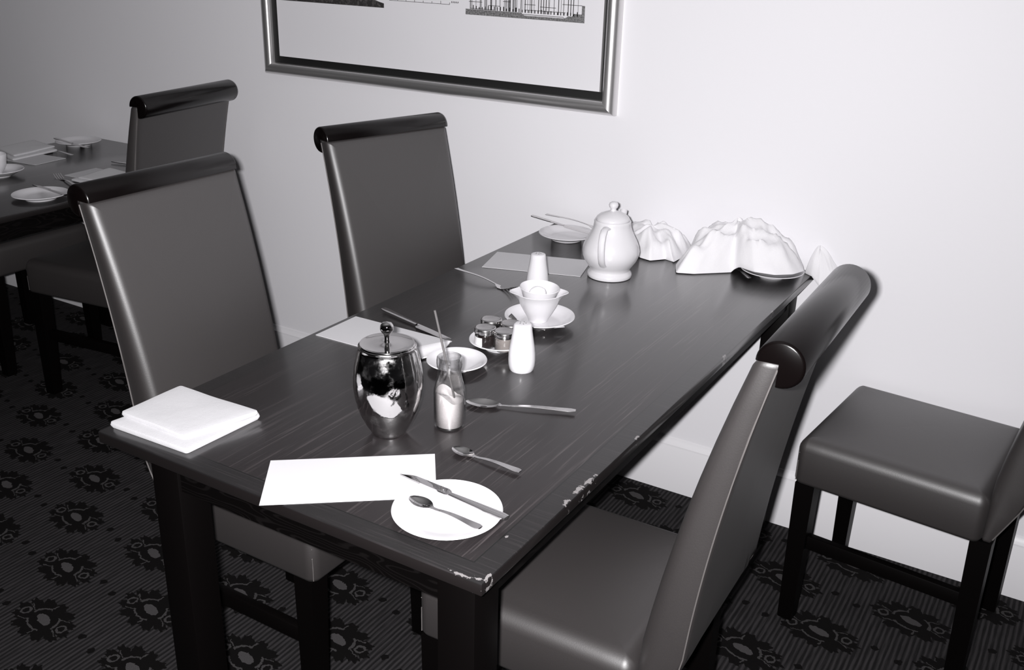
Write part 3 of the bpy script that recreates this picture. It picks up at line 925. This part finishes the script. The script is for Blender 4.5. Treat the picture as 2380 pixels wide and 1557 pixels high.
def fold(mb, quad, z, t, r=.006, puff=.002, wav=0.0):
    """a soft folded layer: rounded edges, slightly domed"""
    cx = sum(c[0] for c in quad) / 4; cy = sum(c[1] for c in quad) / 4
    out = []
    for i in range(4):
        p, q, s = Vector((*quad[i - 1], 0)), Vector((*quad[i], 0)), Vector((*quad[(i + 1) % 4], 0))
        a, b = q + (p - q).normalized() * r, q + (s - q).normalized() * r
        for k in range(5):
            u = k / 4
            out.append(a * (1 - u) ** 2 + q * 2 * u * (1 - u) + b * u * u)
        for k in range(1, 8): out.append(b + ((s + (q - s).normalized() * r) - b) * k / 8)
    C = Vector((cx, cy, 0)); rings = []
    def ring(k, h, ph=0):
        return [(C.x + (p.x - C.x) * k, C.y + (p.y - C.y) * k, z + h + wav * sin(3 * atan2(p.y - C.y, p.x - C.x) + ph) * k) for p in out]
    for k, h in ((.95, 0), (.975, .0), (1.0, t * .5), (.985, t), (.93, t + puff * .4), (.8, t + puff * .7), (.5, t + puff), (.2, t + puff)):
        rings.append(ring(k, h))
    mb.loft(rings)
def napkin(quads, label, z0=TZ, group='folded white napkins'):
    cx = sum(c[0] for c in quads[0][0]) / 4; cy = sum(c[1] for c in quads[0][0]) / 4
    root = empty('folded_napkin', (cx, cy, z0), 0, label, 'napkin', group)
    z = .0004
    for i, (q, t) in enumerate(quads):
        mb = MB(); fold(mb, [(a - cx, b - cy) for a, b in q], z, t, wav=.0008 if i else 0)
        mb.build('folded_layer', M['cloth_flash_toned'], root, 60)
        z += t + .0012
    return root
napkin([([(.004, -1.572), (.186, -1.566), (.193, -1.405), (.030, -1.405)], .010), ([(.004, -1.547), (.160, -1.548), (.199, -1.414), (.008, -1.418)], .0085)],
       'white cloth napkin folded square in two layers at the near table corner')
napkin([([(-2.134, -.215), (-1.945, -.258), (-1.925, -.452), (-2.12, -.40)], .007), ([(-2.13, -.228), (-1.975, -.245), (-1.95, -.43), (-2.11, -.39)], .006)],
       'folded white napkin on a card close to the cup of the dim table', TZ + .0016)
napkin([([(-1.545, -.340), (-1.525, -.515), (-1.400, -.515), (-1.385, -.350)], .006), ([(-1.54, -.350), (-1.51, -.500), (-1.395, -.495), (-1.385, -.355)], .005)],
       'folded white napkin on a card beside the chair at the dim table', TZ + .0016)
sheet('paper_napkin', M['cloth'], [(.215, -1.030), (.262, -1.058), (.292, -1.015), (.272, -.938)], TZ + .0020, .0022, 'small folded paper napkin lying over the card end, touching the small dish', 'napkin', lift=lambda u, v: .003 * sin(3 * u + v * 2) ** 2)

# crumpled napkins at the wall end
def mound(name, outline, peak, ph, seed, label, rim=.0015, amp=.010, pw=1.25, edge_z=None, n=22):
    cx, cy = peak; N = 120; rnd = random.Random(seed)
    pts = []
    L = [Vector((*p, 0)) for p in outline]
    segs = [(L[i] - L[i - 1]).length for i in range(len(L))]; tot = sum(segs)
    for k in range(N):
        d = tot * k / N; i = 0
        while d > segs[i]: d -= segs[i]; i = (i + 1) % len(L)
        pts.append(L[i - 1] + (L[i] - L[i - 1]) * (d / max(segs[i], 1e-6)))
    folds = [(rnd.uniform(0, 2 * pi), rnd.uniform(.08, .22), rnd.uniform(.3, 1.0) * rnd.choice((1, 1, -.7))) for _ in range(13)]
    crs = [(rnd.uniform(0, pi), rnd.uniform(30, 75), rnd.uniform(0, 6), rnd.uniform(.3, 1)) for _ in range(7)]
    rings = []
    C = Vector((cx, cy, 0))
    top = []
    for r in range(n + 1):
        t = r / n; ring = []                       # t = 0 at the rim
        for k, p in enumerate(pts):
            q = p + (C - p) * t
            a = atan2(p.y - cy, p.x - cx)
            h = ph * (1 - (1 - t) ** pw)
            f = sum(w * exp(-(((a - c + pi) % (2 * pi) - pi) / s) ** 2) for c, s, w in folds)
            h += amp * f * .6 * sin(pi * t) ** .8 * (1 - t * .5)
            for ca, fr, pp, w in crs:
                d = (q.x - cx) * cos(ca) + (q.y - cy) * sin(ca)
                h += amp * .62 * w * (1 - abs(sin(d * fr + pp + .8 * sin(a * 2)))) * min(1, t * 4) * (1 - .4 * t)
            base = rim + (edge_z(q.x, q.y) * (1 - t * .5) if edge_z else 0)
            ring.append((q.x - cx, min(q.y, -.004) - cy, max(base, h + base)))
        rings.append(ring)
    # underside a cloth thickness below
    low = [[(p[0] * .97, p[1] * .97, max(.0003 if not edge_z else -9 if p[0] + cx > .776 else .0003, p[2] - .0018)) for p in r] for r in rings]
    low = low[::-1]
    mb = MB(); mb.loft(low + rings)
    return tag(mb.build(name, M['cloth'], None, 70, (cx, cy, TZ)), label, 'napkin')
mound('crumpled_napkin', [(.452, -.165), (.466, -.200), (.480, -.230), (.520, -.212), (.560, -.175), (.600, -.138), (.622, -.150), (.662, -.166), (.712, -.160), (.748, -.128), (.763, -.085), (.748, -.040), (.735, -.012), (.640, -.008), (.520, -.008), (.452, -.030), (.449, -.10)],
      (.570, -.060), .100, 3, 'large crumpled white napkin tented over a plate against the wall', amp=.026, pw=1.45,
      edge_z=lambda x, y: .0205 * max(0, min(1, (.102 - sqrt((x - .684) ** 2 + (y + .090) ** 2)) / .014)))
mound('crumpled_napkin', [(.352, -.168), (.384, -.176), (.412, -.140), (.440, -.150), (.443, -.10), (.443, -.020), (.36, -.008), (.25, -.010), (.225, -.055), (.262, -.12), (.31, -.14)],
      (.330, -.060), .046, 9, 'smaller crumpled white napkin heaped behind the teapot', amp=.020, pw=2.2)
mound('crumpled_napkin', [(.753, -.034), (.772, -.048), (.800, -.060), (.835, -.050), (.865, -.012), (.800, -.006), (.753, -.008)],
      (.780, -.020), .066, 14, 'crumpled white napkin slipping over the far table corner at the wall', amp=.010, pw=1.6,
      edge_z=lambda x, y: -.030 * max(0, min(1, (x - .775) / .04)))
